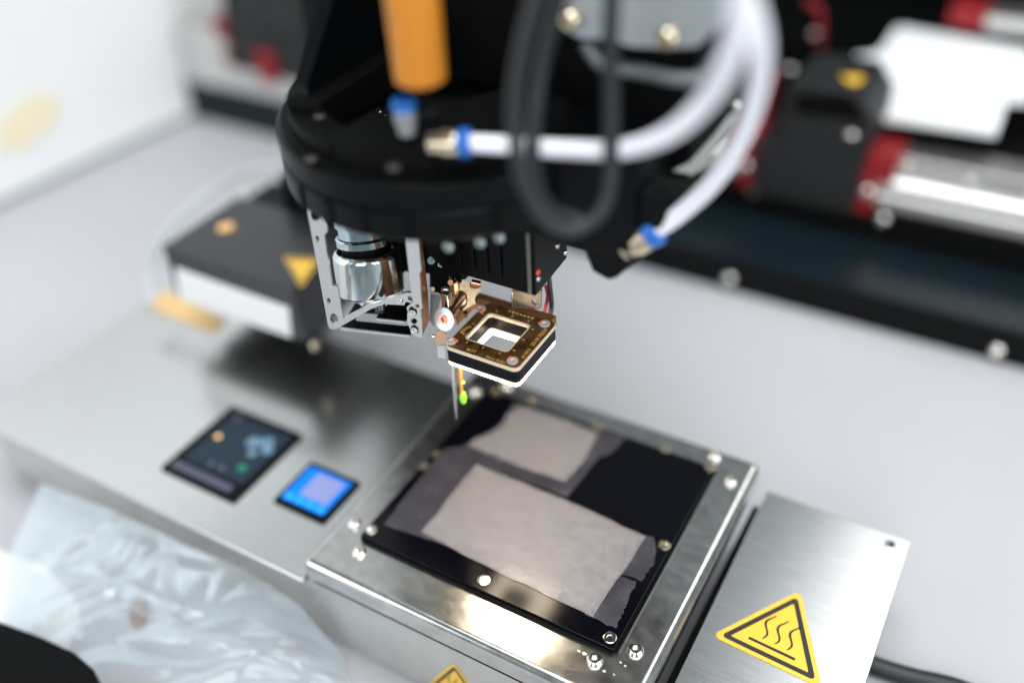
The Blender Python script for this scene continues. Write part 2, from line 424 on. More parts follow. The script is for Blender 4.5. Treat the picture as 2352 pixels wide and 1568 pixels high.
def warning_triangle(root, A, B, Cc, n, wavy=True):
    """A, B base corners, Cc apex in the plane with normal n"""
    def rnd(P, r, seg=6):
        out = []
        for i, p in enumerate(P):
            a = (P[i - 1] - p).normalized(); b = (P[(i + 1) % 3] - p).normalized()
            half = a.angle(b) / 2; d = r / math.tan(half); c0 = p + (a + b).normalized() * (r / math.sin(half))
            s, e = p + a * d - c0, p + b * d - c0
            sl = s.length; m = (p - c0).normalized() * sl
            for k in range(seg + 1):
                t = k / seg
                q = s.lerp(m, t * 2) if t < .5 else m.lerp(e, t * 2 - 1)
                out.append(c0 + q.normalized() * sl)
        return out
    def inset(P, q):
        g = (P[0] + P[1] + P[2]) / 3; ir = (P[0] - P[1]).length * 0.2887
        return [g + (p - g) * (1 - q / ir) for p in P]
    T = [A, B, Cc]; s = (A - B).length; off = V(n)
    slab('sticker_base', [p + off * 0.004 for p in rnd(T, s * .045)], n, 0.02, YELLOW, root)
    T2, T3 = inset(T, s * .040), inset(T, s * .085)
    slab('black_border', [p + off * 0.027 for p in rnd(T2, s * .03)], n, 0.006, INK, root, [[p + off * 0.027 for p in rnd(T3, s * .008)]])
    if wavy:
        ex = (B - A).normalized(); ey = (Cc - (A + B) / 2).normalized(); o = (A + B) / 2 + off * 0.027
        def P(x, y): return o + ex * x * s + ey * y * s
        slab('heat_bar', [P(-.21, .135), P(.21, .135), P(.21, .163), P(-.21, .163)], n, 0.006, INK, root)
        for cx in (-.112, 0, .112):
            L, Rr = [], []
            for k in range(25):
                t = k / 24; y = .205 + .285 * t; x = cx + .028 * math.sin(t * 2 * math.pi * 1.15 + .25)
                wd = .0125 * (1 - .45 * abs(2 * t - 1))
                L.append(P(x - wd, y)); Rr.append(P(x + wd, y))
            slab('heat_wave', L + Rr[::-1], n, 0.006, INK, root, sharp=60)
A = atz(1633, 1459, ZP); B0 = atz(1905, 1590, ZP); Cc = atz(1838, 1356, ZP)
side = (Cc - A).length
ang = math.atan2(Cc.y - A.y, Cc.x - A.x) - math.radians(60)
B = A + V((math.cos(ang), math.sin(ang), 0)) * side
ws = thing('warning_sticker', (A + B + Cc) / 3, 'yellow triangular hot surface sticker on the right steel cover', 'sticker')
warning_triangle(ws, A, B, Cc, UP)
ap_y = 17.75
Cc = aty(1043, 1520, ap_y); s = 3.0
A = Cc + V((-s / 2, 0, -s * .866)); B = Cc + V((s / 2, 0, -s * .866))
ws2 = thing('warning_sticker', (A + B + Cc) / 3, 'yellow triangular sticker on the front face below the stage', 'sticker')
warning_triangle(ws2, A, B, Cc, FRONT, True)

# ------------------------------------------------------------------ displays let into the cover
def quad(pix, z):
    P = [atz(u, v, z) for u, v in pix]
    return min(P[0].x, P[3].x) * .5 + max(P[0].x, P[3].x) * .5, (P[1].x + P[2].x) / 2, (P[0].y + P[1].y) / 2, (P[2].y + P[3].y) / 2
def display(pix, label):
    x0, x1, y0, y1 = quad(pix, ZP + .1)
    t = thing('small_display', ((x0 + x1) / 2, (y0 + y1) / 2, ZP), label, 'display')
    bm = bmesh.new(); bx(bm, x0, x1, y0, y1, ZP + 0.004, ZP + 0.16, 0.06, 3)
    link('bezel', bm, BLACK, t)
    return t, x0, x1, y0, y1
def panelrect(name, t, x0, x1, y0, y1, z, m, r=0.05): return slab(name, lift(roundrect((x0 + x1) / 2, (y0 + y1) / 2, (x1 - x0) / 2, (y1 - y0) / 2, r, 3), z), UP, 0.008, m, t)
def disc(name, t, x, y, r, z, m): return turned(name, [(0, .008), (r, .008), (r, 0), (0, 0)], (x, y, z), UP, m, t, 20)
t, x0, x1, y0, y1 = display(((378, 1078), (545, 1158), (690, 990), (520, 932)), 'larger dark tablet display with gauges on the steel cover')
W, Hh = x1 - x0, y1 - y0; zs = ZP + .164
panelrect('screen', t, x0 + .12 * W, x1 - .07 * W, y0 + .20 * Hh, y1 - .08 * Hh, zs, SCREEN, .08)
panelrect('soft_key_bar', t, x0 + .08 * W, x1 - .12 * W, y0 + .06 * Hh, y0 + .15 * Hh, zs, LILACUI, .06)
z2 = zs + .011
for gx, gy, r in ((.62, .68, .075), (.75, .74, .07), (.83, .66, .06), (.72, .56, .05)): 
    turned('gauge_ring', [(r * W, 0), (r * W, .008), (r * W * .72, .008), (r * W * .72, 0)], (x0 + gx * W, y0 + gy * Hh, z2), UP, SKYUI, t, 24)
    disc('gauge_dial', t, x0 + gx * W, y0 + gy * Hh, r * W * .45, z2, SKYUI)
disc('green_button', t, x0 + .77 * W, y0 + .36 * Hh, .05 * W, z2, GREENUI)
disc('amber_light', t, x0 + .22 * W, y0 + .58 * Hh, .03 * W, z2, AMBERUI)
disc('status_icon', t, x0 + .20 * W, y0 + .88 * Hh, .035 * W, z2, LILACUI)
for k in range(4): disc('soft_key', t, x0 + (.30 + .14 * k) * W, y0 + .27 * Hh, .035 * W, z2, LILACUI if k in (1, 2) else SCREEN)
t, x0, x1, y0, y1 = display(((630, 1147), (737, 1201), (832, 1108), (713, 1060)), 'smaller bright blue display beside the stage')
W, Hh = x1 - x0, y1 - y0
panelrect('screen', t, x0 + .08 * W, x1 - .08 * W, y0 + .10 * Hh, y1 - .10 * Hh, zs, BLUEUI, .08)
panelrect('lavender_window', t, x0 + .30 * W, x1 - .17 * W, y0 + .30 * Hh, y1 - .17 * Hh, z2, LAVUI, .05)
for k in range(4): panelrect('blue_key', t, x0 + (.12 + .2 * k) * W, x0 + (.27 + .2 * k) * W, y0 + .13 * Hh, y0 + .25 * Hh, z2, mat('key_pixels', (0, .2, .5), .3, emit=(0.01, .22, .70), es=.8), .03)

# ------------------------------------------------------------------ black laser box on its stand
lb = thing('sensor_box', (-34, 30, 1.2), 'black box with white front label standing on a dark bracket at left', 'box')
bm = bmesh.new(); bx(bm, -38.8, -29.7, 27.8, 33.8, 1.2, 4.6, 0.16, 3); link('housing', bm, BOXTOP, lb)
fy = 27.8
q = [aty(u, v, fy) for u, v in ((404, 614), (664, 706), (670, 774), (415, 686))]
slab('white_panel', [V((p.x, fy - 0.004, p.z)) for p in q], FRONT, 0.05, LABEL, lb)
p = atz(519, 522, 4.6)
turned('amber_label', [(0, .07), (.40, .06), (.46, 0), (0, 0)], V((p.x, p.y, 4.604)), UP, mat('amber_sticker', (.95, .58, .22), .35, col2=(.62, .28, .08), scale=1.2), lb, 24)
p = atz(566, 437, 4.6); screw('cap_screw', p, UP, .32, CHROME, lb, .2)
p = atx(722, 792, -29.7); screw('cap_screw', p, RIGHT, .30, BRASS, lb, .2)
T = [atz(738, 594, 4.605), atz(650, 590, 4.605), atz(692, 662, 4.605)]
c = sum(T, V()) / 3
wt = thing('warning_sticker', c, 'small yellow laser warning triangle on top of the black box', 'sticker')
warning_triangle(wt, T[0], T[1], T[2], UP, False)
sd = thing('support_stand', (-31, 35, ZT), 'dark upright stand carrying the black box behind the steel cover', 'stand')
box('post', -39.2, -36.4, 34.3, 37.0, ZT, 3.9, BLACK, sd, .15)
box('rear_block', -35.4, -30.4, 33.85, 36.6, 3.0, 6.6, BLACK, lb, .15)
box('arm', -38.4, -36.8, 29.5, 34.29, .45, 1.18, BLACK, sd, .05)
p = atz(650, 398, 6); box('red_cap', -34.6, -32.0, 34.3, 36.3, 6.605, 7.3, RED, lb, .08)
tag(tube('cable', [atz(352, 700, 0.2), atz(345, 620, 1.5), atz(375, 540, 3.2), atz(455, 462, 4.2), atz(560, 395, 4.6), atz(640, 380, 4.6)], .34, mat('pale_lilac_sheath', (.60, .62, .68), .35, alpha=.4)), 'pale thick cable bowing around the left side of the black box', 'cable')
am = slab('amber_ribbon', [atz(u, v, ZP + .006) for u, v in ((338, 705), (375, 668), (520, 735), (492, 765))], UP, .06, mat('peach_ribbon', (.80, .52, .22), .45))
tag(am, 'amber ribbon lying on the steel cover beneath the black box', 'ribbon')

# ------------------------------------------------------------------ gantry
GY, GY2, ZL, ZU = 51.8, 58.0, -3.65, -1.1
BEAM = mat('black_beam_paint', (.0026, .003, .0032), .42, 0, spec=.12)
ga = thing('gantry_beam', (-20, GY, ZT), 'long black stepped beam across the back of the table', 'beam')
bm = bmesh.new()
prof = [(GY, ZT), (GY, ZL), (GY2, ZL), (GY2, ZU), (72, ZU), (72, ZT)]
poly(bm, [V((-36, y, z)) for y, z in prof], RIGHT, 77)
bev(bm, 0.14, 2, [e for e in bm.edges if abs(e.verts[0].co.x - e.verts[1].co.x) > 50])
link('beam_body', bm, BEAM, ga)
box('lit_ledge_top', -35.8, 40.8, GY + .16, GY2 - .02, ZL + .004, ZL + .10, BLUEBLACK, ga, .03)  # ledge top painted bluer and lighter for the light it catches
LY = 56.5                                                    # the left section: dark face below, bright rail above
box('beam_body', -68.3, -36.01, LY, 70, ZT + .004, -2.32, mat('teal_black_paint', (.004, .011, .014), .35, 0, spec=.2), ga, .08)
for u, v, y in ((1675, 640, GY), (2290, 803, GY), (1165, 505, GY), (2028, 503, GY2), (1732, 437, GY2)):
    screw('cap_screw', aty(u, v, y), FRONT, .42, CHROME, ga, .3)
def rail(y0, y1, z0, z1, name='guide_rail', x0=-35.9, x1=41):
    bm = bmesh.new(); h = z1 - z0
    pr = [(y0, z0), (y0, z0 + .30 * h), (y0 + .22, z0 + .36 * h), (y0 + .22, z0 + .44 * h), (y0, z0 + .50 * h), (y0, z0 + .72 * h), (y0 + .3, z0 + .80 * h), (y0 + .3, z1 - .04), (y0 + .34, z1), (y1, z1), (y1, z0)]
    poly(bm, [V((x0, y, z)) for y, z in pr], RIGHT, x1 - x0)
    return link(name, bm, ALU, ga)
rail(GY2 + .25, GY2 + 2.3, ZU + .004, 1.35)
rail(LY + .1, LY + 3.0, -2.31, 2.7, x0=-68.1, x1=-36.1)
p = atz(2352, 400, 1.4); rail(p.y - 1.2, p.y + 1.6, ZU + .004, 1.4)
for u in (2080, 2225): 
    p = aty(u, 383 + (u - 2080) * .25, GY2 + .55); screw('rail_screw', p, FRONT, .3, CHROME, ga, .15)

def carriage(x0, x1, label, zt=3.9, cover=False, GY2=GY2):
    t = thing('linear_carriage', ((x0 + x1) / 2, GY2, 0), label, 'carriage', 'carriages riding on the beam')
    box('front_shell', x0, x1, GY2 - .35, GY2 + 4.2, -1.75, 2.0, CHARCOAL, t, .12)
    if cover:
      bm = bmesh.new()
      poly(bm, [V((x0 + .15, GY2 - .2 + a, b)) for a, b in ((0, 2.003), (0, 3.0), (.9, zt), (6.4, zt), (6.4, 2.003))], RIGHT, x1 - x0 - .3)
      bev(bm, .1, 2); link('top_cover', bm, CHARCOAL, t)
    for xx, s in ((x1, 1), (x0, -1)):
        bm = bmesh.new(); a, b = sorted((xx + s * .004, xx + s * 1.05))
        bx(bm, a, b, GY2 - .15, GY2 + 1.0, -1.6, .6, .08); bx(bm, min(xx + s * .004, xx + s * 1.9), max(xx + s * .004, xx + s * 1.9), GY2 + .2, GY2 + 3.6, .605, 2.2, .12)
        bb = link('red_bumper', bm, RED, t)
        screw('bumper_screw', ((a + b) / 2, GY2 - .15, .05), FRONT, .36, CHROME, bb, .22)
    return t
ca = carriage(-15.9, -8.9, 'black carriage with red end blocks at the right of the beam')
zh = aty(1895, 201, GY2 - .25).z; xl = aty(1800, 240, GY2 - .25).x; xr = aty(2008, 270, GY2 - .25).x
q = [V((x, GY2 - .25, z)) for x, z in ((xl, 2.005), (xl, zh - .7), (xl + .55, zh), (xr - 1.15, zh), (xr, zh - 1.5), (xr, 2.005))]
bm = bmesh.new(); poly(bm, q, V((0, 1, 0)), 5.5); bev(bm, .14, 2, [e for e in bm.edges if abs(e.verts[0].co.y - e.verts[1].co.y) < 1 and e.verts[0].co.y < GY2 + 1])
link('sensor_hood', bm, CHARCOAL, ca)
slab('painted_hood_shade', [aty(u, v, GY2 - .253) for u, v in ((1826, 216), (1948, 219), (1986, 266), (1980, 280), (1826, 262))], FRONT, .03, DEEP, ca)  # black slab painting the shade on the hood front
p = aty(1955, 182, 58.95)
slab('yellow_emblem', [atz(u, v, zh + .005) for u, v in ((1930, 172), (1952, 176), (1972, 172), (1986, 182), (1968, 196), (1948, 192))], UP, .03, YELLOW, ca)
for u, v in ((1875, 60), (1815, 140), (1955, 290)): screw('cap_screw', atz(u, v + 20, 3.95), UP, .38, CHROME, ca, .25)
box('red_end_stop', -16.6, -15.95, 60.4, 62.0, 2.01, 5.2, RED, ca, .1)
tube('red_wire', [atz(1882, 105, 4), atz(1884, 60, 5.5), atz(1880, 20, 6.8), atz(1850, 5, 7.2)], .22, RED, ca)
lc = carriage(-61.3, -50.0, 'charcoal carriage with red end blocks at the far left of the beam', 9.0, True, LY)
lc.location.z += 1.75
box('red_clamp', -58.0, -56.0, LY - .75, LY - .354, -.5, 2.3, RED, lc, .15)

cp = thing('white_plate', (-6, 69, 3), 'bright white flat cover plate over the right rails', 'plate')
bm = bmesh.new()
q = [atz(u, v, 3.0) for u, v in ((1990, 272), (2030, 280), (2287, 318), (2312, 240), (2362, 243), (2362, 128), (2068, 76), (2052, 82), (2040, 100), (2022, 128), (1998, 140), (1968, 142), (1950, 160))]
poly(bm, q, UP, .5); link('plate_sheet', bm, mat('white_gloss_plate', (.88, .90, .91), .2), cp)
box('plate_post', -7.5, -5.5, 66, 69, ZU + .005, 2.99, BLACK, cp, .05)
bk = thing('machine_cabinet', (-10, 92, ZT), 'dark machine cabinet behind the beam at top right', 'cabinet')
box('cabinet_body', -36, 45, 90, 112, ZT, 40, BLACK, bk, .3)
box('cable_tray', -30, 45, 78, 90.5, ZT, 1.0, DEEP, bk, .2)
p = atz(2300, 30, 5)
ur = thing('upper_rail', p, 'short bright rail with a red end block at the top right corner', 'rail')
box('rail_bar', p.x - .8, p.x + 12, p.y - 1.6, p.y + 1.6, 4.2, 5.2, ALU, ur, .1)
box('red_block', p.x - 3.4, p.x - .85, p.y - 1.5, p.y + 1.7, 4.0, 5.6, RED, ur, .15)
box('rail_post', p.x + 1, p.x + 3, p.y - 1, p.y + 1.2, 1.01, 4.19, BLACK, ur, .05)
tag(tube('cable', [atz(u, v, ZT + .42) for u, v in ((1960, 1500), (2010, 1528), (2100, 1556), (2200, 1580), (2350, 1640))], .42, RUBBER), 'thick black cable lying on the white table behind the right cover', 'cable')

# ================================================================== BONDING HEAD
HX, HY, HZ, HR = -18.55, 26.35, 15.0, 5.95
hd = thing('bonding_head', (HX, HY, HZ), 'black round machine head hanging over the stage', 'machine head')
turned('round_housing', [(3.9, 0.0), (HR - .12, 0.0), (HR, .12), (HR, 1.0), (HR - .10, 1.08), (HR - .10, 1.2), (HR, 1.28), (HR, 2.0), (HR - .13, 2.1), (3.9, 2.1), (3.9, 0.0)], (HX, HY, HZ), UP, BLACK, hd, 96)
turned('inner_floor', [(0, .55), (3.89, .55), (3.89, .8), (0, .8)], (HX, HY, HZ), UP, CHARCOAL, hd, 64)
turned('top_plate', [(3.92, 2.104), (HR - .22, 2.104), (HR - .22, 2.22), (3.92, 2.22), (3.92, 2.104)], (HX, HY, HZ), UP, DEEP, hd, 96)  # matt black disc added to keep the housing top dark
# clamp blocks round the front rim
def arc_block(a0, a1, r0, r1, z0, z1, n=14):
    P = [(HX + r1 * math.cos(math.radians(a0 + (a1 - a0) * k / n)), HY + r1 * math.sin(math.radians(a0 + (a1 - a0) * k / n))) for k in range(n + 1)]
    P += [(HX + r0 * math.cos(math.radians(a1 + (a0 - a1) * k / n)), HY + r0 * math.sin(math.radians(a1 + (a0 - a1) * k / n))) for k in range(n + 1)]
    return lift(P, z0), z1 - z0
for a0, a1, z0, z1, r0, r1 in ((196, 262, HZ + 2.225, HZ + 2.8, 4.3, 5.45), (263, 300, HZ + 2.225, HZ + 3.15, 3.4, 5.45), (301, 352, HZ + 2.225, HZ + 3.5, 3.0, 5.4)):
    P, h = arc_block(a0, a1, r0, r1, z0, z1)
    bm = bmesh.new(); poly(bm, P, UP, h); link('clamp_segment', bm, DEEP, hd, 25)
for a in (215, 247, 262, 276, 291, 318):
    P, h = arc_block(a - 1.3, a + 1.3, HR + .003, HR + .06, HZ + .15, HZ + .98, 2)
    bm = bmesh.new(); poly(bm, P, UP, h); link('rim_rib', bm, DEEP, hd)
for u, v in ((885, 275), (835, 288), (897, 294), (806, 256), (870, 258)):
    screw('socket_screw', atz(u, v, HZ + .81), UP, .22, CHROME, hd, .15)
for u, v in ((735, 268), (700, 290), (716, 366), (905, 385)):
    screw('socket_screw', atz(u, v, HZ + 2.82 if u > 720 else HZ + 2.24), UP, .22, mat('dull_grey_screw', (.05, .05, .045), .45, .6), hd, .1)
# column and gussets
box('column', -21.2, -14.2, 28.3, 33.0, HZ + 2.11, 46, DEEP, hd, .1)
box('rear_arm', -35.5, -23.5, 38.0, 45.0, 5.2, 34, BLACK, hd, .2)
box('arm_web', -24.5, -15.0, 33.004, 37.996, 17.5, 34, BLACK, hd, .1)
gx = -22.0
def gus(x, m):
    P = [atx(u, v, x) for u, v in ((708, 275), (706, 192), (785, -60))]
    top = P[2]; bot = P[0]
    pts = [V((x, bot.y, bot.z)), V((x, P[1].y, P[1].z)), V((x, top.y, top.z)), V((x, 33.0, top.z)), V((x, 33.0, bot.z))]
    return slab('gusset', pts, -RIGHT, .55, m, hd)
gus(gx + .45, BLACK)
box('foot_block', -22.3, -20.8, atx(708, 275, -21.5).y - .05, 27.2, HZ + 2.11, HZ + 3.3, DEEP, hd, .06)
# black motor housing behind the hoses
box('motor_housing', -14.1, -9.6, 27.2, 33.5, 15.6, 30, DEEP, hd, .15)
box('lower_housing', -15.5, -10.2, 24.3, 30.0, 13.9, 17.6, BLACK, hd, .25)
q = [aty(u, v, 24.6) for u, v in ((1335, 520), (1350, 590), (1362, 622), (1398, 642), (1418, 636), (1462, 598), (1500, 560), (1530, 500), (1480, 440), (1380, 430))]
bm = bmesh.new(); poly(bm, q, V((0, 1, 0)), .9); bev(bm, .06, 2, [e for e in bm.edges if abs(e.verts[0].co.y - e.verts[1].co.y) > .5]); link('hose_lug', bm, BLACK, hd)
q = [aty(u, v, 25.6) for u, v in ((1290, -40), (1296, 70), (1330, 88), (1400, 92), (1450, 108), (1535, 112), (1600, 108), (1655, 60), (1665, -40))]
slab('grey_plate', q, V((0, 1, 0)), .5, mat('satin_grey_plate', (.38, .42, .45), .38, .55, var=.04, scale=2), hd)
for u, v in ((1314, 42), (1537, 84)): screw('brass_screw', aty(u, v, 25.6), FRONT, .36, BRASS, hd, .35)
tube('grey_bracket', [atd(1345, 100, 29.5), atd(1385, 150, 29.5), atd(1470, 165, 29.3), atd(1560, 182, 29), atd(1612, 172, 29), atd(1665, 110, 28.5)], .26, mat('grey_coated_rod', (.10, .115, .12), .4, .3), hd)
q = [atd(u, v, 31) for u, v in ((1545, 392), (1590, 402), (1612, 388), (1695, 268), (1690, 245), (1676, 262), (1640, 310), (1585, 372))]
slab('silver_bracket', q, (q[0] - CAM).normalized(), .25, mat('dull_silver_plate', (.17, .18, .175), .45, .7), hd)
screw('cap_screw', atd(1689, 243, 30.8), FRONT, .16, CHROME, hd)
p = atd(1504, 468, 31.2)
turned('threaded_stud', [(0, .42), (.30, .42), (.44, .36), (.44, .18), (.36, .17), (.36, -.35), (.30, -.4)], p, UP, GOLD, hd, 24)
for u, v in ((1030, 566), (1103, 556), (1147, 545)):
    screw('rim_screw', atd(u, v, 31.6), FRONT, .2, mat('zinc_screw', (.32, .40, .385), .35, .6), hd, .12)

# orange cylinder
oc = thing('orange_cylinder', atd(966, 196, 28.3), 'upright orange cylinder in front of the black column', 'cylinder')
p = atd(967, 186, 28.3); r = .775
turned('barrel', [(0, 0), (r - .12, 0), (r, .10), (r, 14), (0, 14)], p, UP, ORANGE, oc, 48)
turned('end_stem', [(0, -.9), (.22, -.9), (.22, -.004), (0, -.004)], p, UP, DEEP, oc, 24)

# upright fitting with blue collar
def fitting(p, n, label, scale=1.0, body=BRASS):
    n = V(n).normalized(); p = V(p)
    t = thing('hose_fitting', p, label, 'hose fitting', 'push-in hose fittings with blue collars')
    s = scale
    turned('body', [(0, 0), (.30 * s, 0), (.36 * s, .05 * s), (.36 * s, .45 * s), (.44 * s, .48 * s), (.44 * s, .85 * s), (.38 * s, .95 * s), (0, .95 * s)], p, n, body, t, 24)
    turned('blue_collar', [(.22 * s, .955 * s), (.40 * s, .955 * s), (.46 * s, 1.05 * s), (.46 * s, 1.28 * s), (.40 * s, 1.36 * s), (.3 * s, 1.36 * s)], p, n, BLUE, t, 24)
    return t
fitting(atd(936, 308, 29.3), UP, 'upright grey hose fitting with blue collar beside the orange cylinder', .82, mat('grey_nickel', (.30, .30, .31), .42, .7))
pa, pb = atd(985, 330, 29.3), atd(1085, 328, 29.0)
fitting(pa, pb - pa, 'horizontal nickel hose fitting at the end of the upper white hose', 1.0)
tube('fitting_elbow', [pa + (pb - pa) * .02, pa + (pa - pb) * .10 + V((0, 0.05, -.12)), pa + V((0, .3, -.8))], .27, DEEP, hd)
pc, pd = atd(1432, 576, 31.6), atd(1500, 534, 30.9)
fitting(pc, pd - pc, 'slanting brass hose fitting at the end of the lower white hose', 1.08, mat('dim_brass', (.42, .36, .28), .36, .8))
tag(tube('air_hose', [pb - (pb - pa).normalized() * .3, atd(1150, 333, 28.8), atd(1300, 343, 28.2), atd(1430, 343, 27.2), atd(1540, 305, 25.6), atd(1630, 220, 23.8), atd(1682, 120, 22), atd(1700, 20, 20.8), atd(1690, -90, 19.8)], .285, HOSE, seg=20),
    'white air hose running level then curving up, the upper of two', 'hose', 'white air hoses')
tag(tube('air_hose', [pd - (pd - pc).normalized() * .3, atd(1562, 490, 30), atd(1640, 415, 28.6), atd(1705, 310, 26.8), atd(1740, 200, 24.8), atd(1744, 100, 23), atd(1715, 0, 21.6), atd(1665, -90, 20.6)], .285, HOSE, seg=20),
    'white air hose sweeping down to the slanting brass fitting, the lower of two', 'hose', 'white air hoses')
tag(tube('cable', [atd(1242, -40, 24), atd(1202, 110, 24.8), atd(1183, 250, 25.6), atd(1195, 390, 26.4), atd(1245, 492, 27.2), atd(1315, 525, 27.8), atd(1378, 485, 27.8), atd(1402, 400, 27.4), atd(1404, 250, 26.6), atd(1402, 100, 25.8), atd(1408, -40, 25)], .235, RUBBER, seg=18),
    'dark grey cable hanging in a long loop in front of the white hose', 'cable')
tag(tube('cable', [atd(1300, -40, 25.5), atd(1250, 130, 26.4), atd(1228, 280, 27), atd(1228, 390, 27.6), atd(1262, 470, 28.4), atd(1330, 500, 29)], .2, RUBBER, seg=16),
    'second dark cable running just inside the cable loop', 'cable')

# ------------------------------------------------------------------ solenoid bracket (turned 17 degrees about the vertical)
BO = V((-21.82, 21.87, 9.0)); BU = V((0.9554, 0.2952, 0)); BW = V((-0.2952, 0.9554, 0))
def br(x, y, w=0.0): return onplane(680 + x * .22266, 459.4 + y * .22266, BO + BW * w, BW)
sb = thing('solenoid_actuator', BO, 'silver bracket holding a plated solenoid under the black head', 'actuator')
slot = lambda cx, cy, hx, hy, lean=.18, n=10: [br(cx + hx * math.cos(6.2832 * k / n) + lean * hy * math.sin(6.2832 * k / n) , cy + hy * math.sin(6.2832 * k / n)) for k in range(n)]
outer = [(60, -180), (105, 60), (330, 1295), (350, 1325), (385, 1335), (430, 1325), (470, 1298), (650, 1195), (760, 1130), (900, 1062), (1010, 1020), (1100, 1040), (1125, 1045),
         (1130, 955), (855, 1052), (700, 1120), (520, 1205), (485, 1215), (425, 890), (372, 880), (290, 365), (322, 330), (318, 250), (255, 150), (200, -180)]
outer = [(60, -180), (105, 60), (330, 1295), (350, 1325), (385, 1335), (430, 1325), (470, 1298), (650, 1195), (760, 1130), (900, 1076), (1040, 1016), (1100, 1022), (1130, 1050), (1185, 1060),
         (1198, 1040), (1158, 1030), (1152, 995), (1190, 985), (1190, 958), (1145, 956), (1130, 958), (860, 1048), (740, 1084), (520, 1205), (485, 1215), (425, 890), (372, 880), (290, 365), (322, 330), (318, 250), (255, 150), (200, -180)]
bm = bmesh.new()
poly(bm, [br(*q) for q in outer], BW, .12, [slot(198, 160, 48, 58), slot(218, 400, 20, 36), slot(337, 1042, 20, 34), slot(392, 1222, 42, 54)])
link('left_cheek', bm, BRIGHT, sb)
rl = [(1090, -100), (1128, 405), (1188, 965), (1204, 1050), (1138, 1112), (1152, 1150), (1146, 1200), (1158, 1290), (1176, 1330), (1186, 1372), (1216, 1394), (1252, 1412), (1306, 1418),
      (1280, 1142), (1302, 1112), (1270, 762), (1292, 735), (1262, 400), (1225, -100)]
bm = bmesh.new()
poly(bm, [br(*q) for q in rl], BW, .10, [slot(1206, 1146, 44, 50), slot(1217, 1248, 34, 30), slot(1228, 1330, 48, 46), slot(1252, 1092, 22, 19)])
link('right_cheek', bm, BRIGHT, sb)
for cx, cy in ((1220, 1132), (1235, 1312)):
    screw('socket_screw', br(cx - 8, cy + 14, .14), -BW, .135, CHROME, sb, .12, False, .55)
# steel side plate behind the right cheek, its warm reflected light painted brown
a, b, t2 = br(1302, 1408), br(1268, 765), br(1240, 120)
def down(p, w): return p + BW * w
bz = [(a, .115), (a, 1.05), (br(1330, 1120), 1.25), (br(1290, 800), 1.25), (br(1240, -60), 1.25), (br(1235, -60), .115)]
pts = [V((a.x, a.y, 0)) + BW * w + V((0, 0, p.z)) - BU * .02 for p, w in bz]
slab('side_plate', pts, -BU, .07, BROWN, sb)
# dark back plate, bottom tray with slot, middle shelf
box_pts = [br(150, -150, 1.9), br(1250, -150, 1.9), br(1300, 1180, 1.9), br(380, 1180, 1.9)]
q0 = br(372, 1340); q1 = br(1290, 1412)
zb = q0.z + .02
def tray(s0, s1, w0, w1, z, hole=None):
    return [BO + BU * s + BW * w + V((0, 0, z - BO.z)) for s, w in ((s0, w0), (s1, w0), (s1, w1), (s0, w1))]
slen = (br(1180, 1400) - BO).dot(BU)
h = [BO + BU * x + BW * y + V((0, 0, 8.98 - 9.0)) for x, y in roundrect(1.92, .95, 1.15, .33, .2)]
slab('bottom_tray', tray(.42, 3.25, .13, 1.75, 8.98), UP, -.10, BLACK, sb, [h])
slab('tray_lip', tray(.42, 3.25, .06, .125, 8.99), UP, -.12, BRIGHT, sb)
sh0 = (br(815, 1235) - BO).dot(BU); zsx = br(980, 1262).z
slab('middle_shelf', [BO + BU * s + BW * w + V((0, 0, zsx - 9.0)) for s, w in ((sh0, .14), (3.15, .14), (3.15, 1.5), (sh0 + .3, 1.5), (sh0 + .05, .6))], UP, .06, BLACK, sb)
slab('shelf_lip', tray(sh0, 3.12, .07, .135, zsx + .06), UP, -.09, BRIGHT, sb)
slab('rear_wall', tray(2.2, 3.3, 1.9, 1.98, 9.05), UP, .55, BRIGHT, sb)
slab('rear_web', [br(x, y, .30) for x, y in ((870, 1030), (1090, 945), (1130, 1055), (1115, 1085), (930, 1075))], BW, .05, BRIGHT, sb)
slab('back_plate', tray(-.1, 3.75, 2.95, 3.05, 9.9), UP, 4.5, DEEP, sb)
box('cross_bar', 0, 0.01, 0, 0.01, 0, 0.01, DEEP, sb) if False else None
# solenoid
ax = BO + BU * 1.32 + BW * 1.6 + V((0, 0, .80))
SA = V((-.153, .196, 1)).normalized()
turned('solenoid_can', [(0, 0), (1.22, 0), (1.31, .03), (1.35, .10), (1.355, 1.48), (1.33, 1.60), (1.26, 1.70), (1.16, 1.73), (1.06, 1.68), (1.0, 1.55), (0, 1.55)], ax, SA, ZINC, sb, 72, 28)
turned('solenoid_cap', [(0, 0), (1.04, 0), (1.13, .05), (1.13, .29), (1.08, .34), (0, .36)], ax + SA * 1.97, SA, ZINCB, sb, 72, 28)
turned('solenoid_neck', [(0, 0), (.95, 0), (.95, .4), (0, .4)], ax + SA * 1.56, SA, DEEP, sb, 48)
turned('coil_former', [(0, 0), (1.0, 0), (1.0, .42), (1.10, .44), (1.10, .75), (0, .75)], ax + SA * 2.34, SA, ZINCB, sb, 48)
# spring
P = []
s0 = br(866, 1168, .55); top = br(866, 1040, .55)
for k in range(97):
    a = k / 16 * 2 * math.pi
    P.append(s0.lerp(top, k / 96) + (BU * math.cos(a) + BW * math.sin(a)) * .17)
tube('coil_spring', P, .035, mat('dark_spring_steel', (.16, .16, .16), .3, .9), sb, seg=6, smooth=False)
rp_ = br(690, 1075, .9); bm = bmesh.new(); rod(bm, rp_, rp_ + UP * .6, .12); link('guide_pin', bm, CHROME, sb)
screw('adjust_screw', br(1070, 1028, .35), -BW, .17, CHROME, sb, .1)
tag(sb.children[0], None)

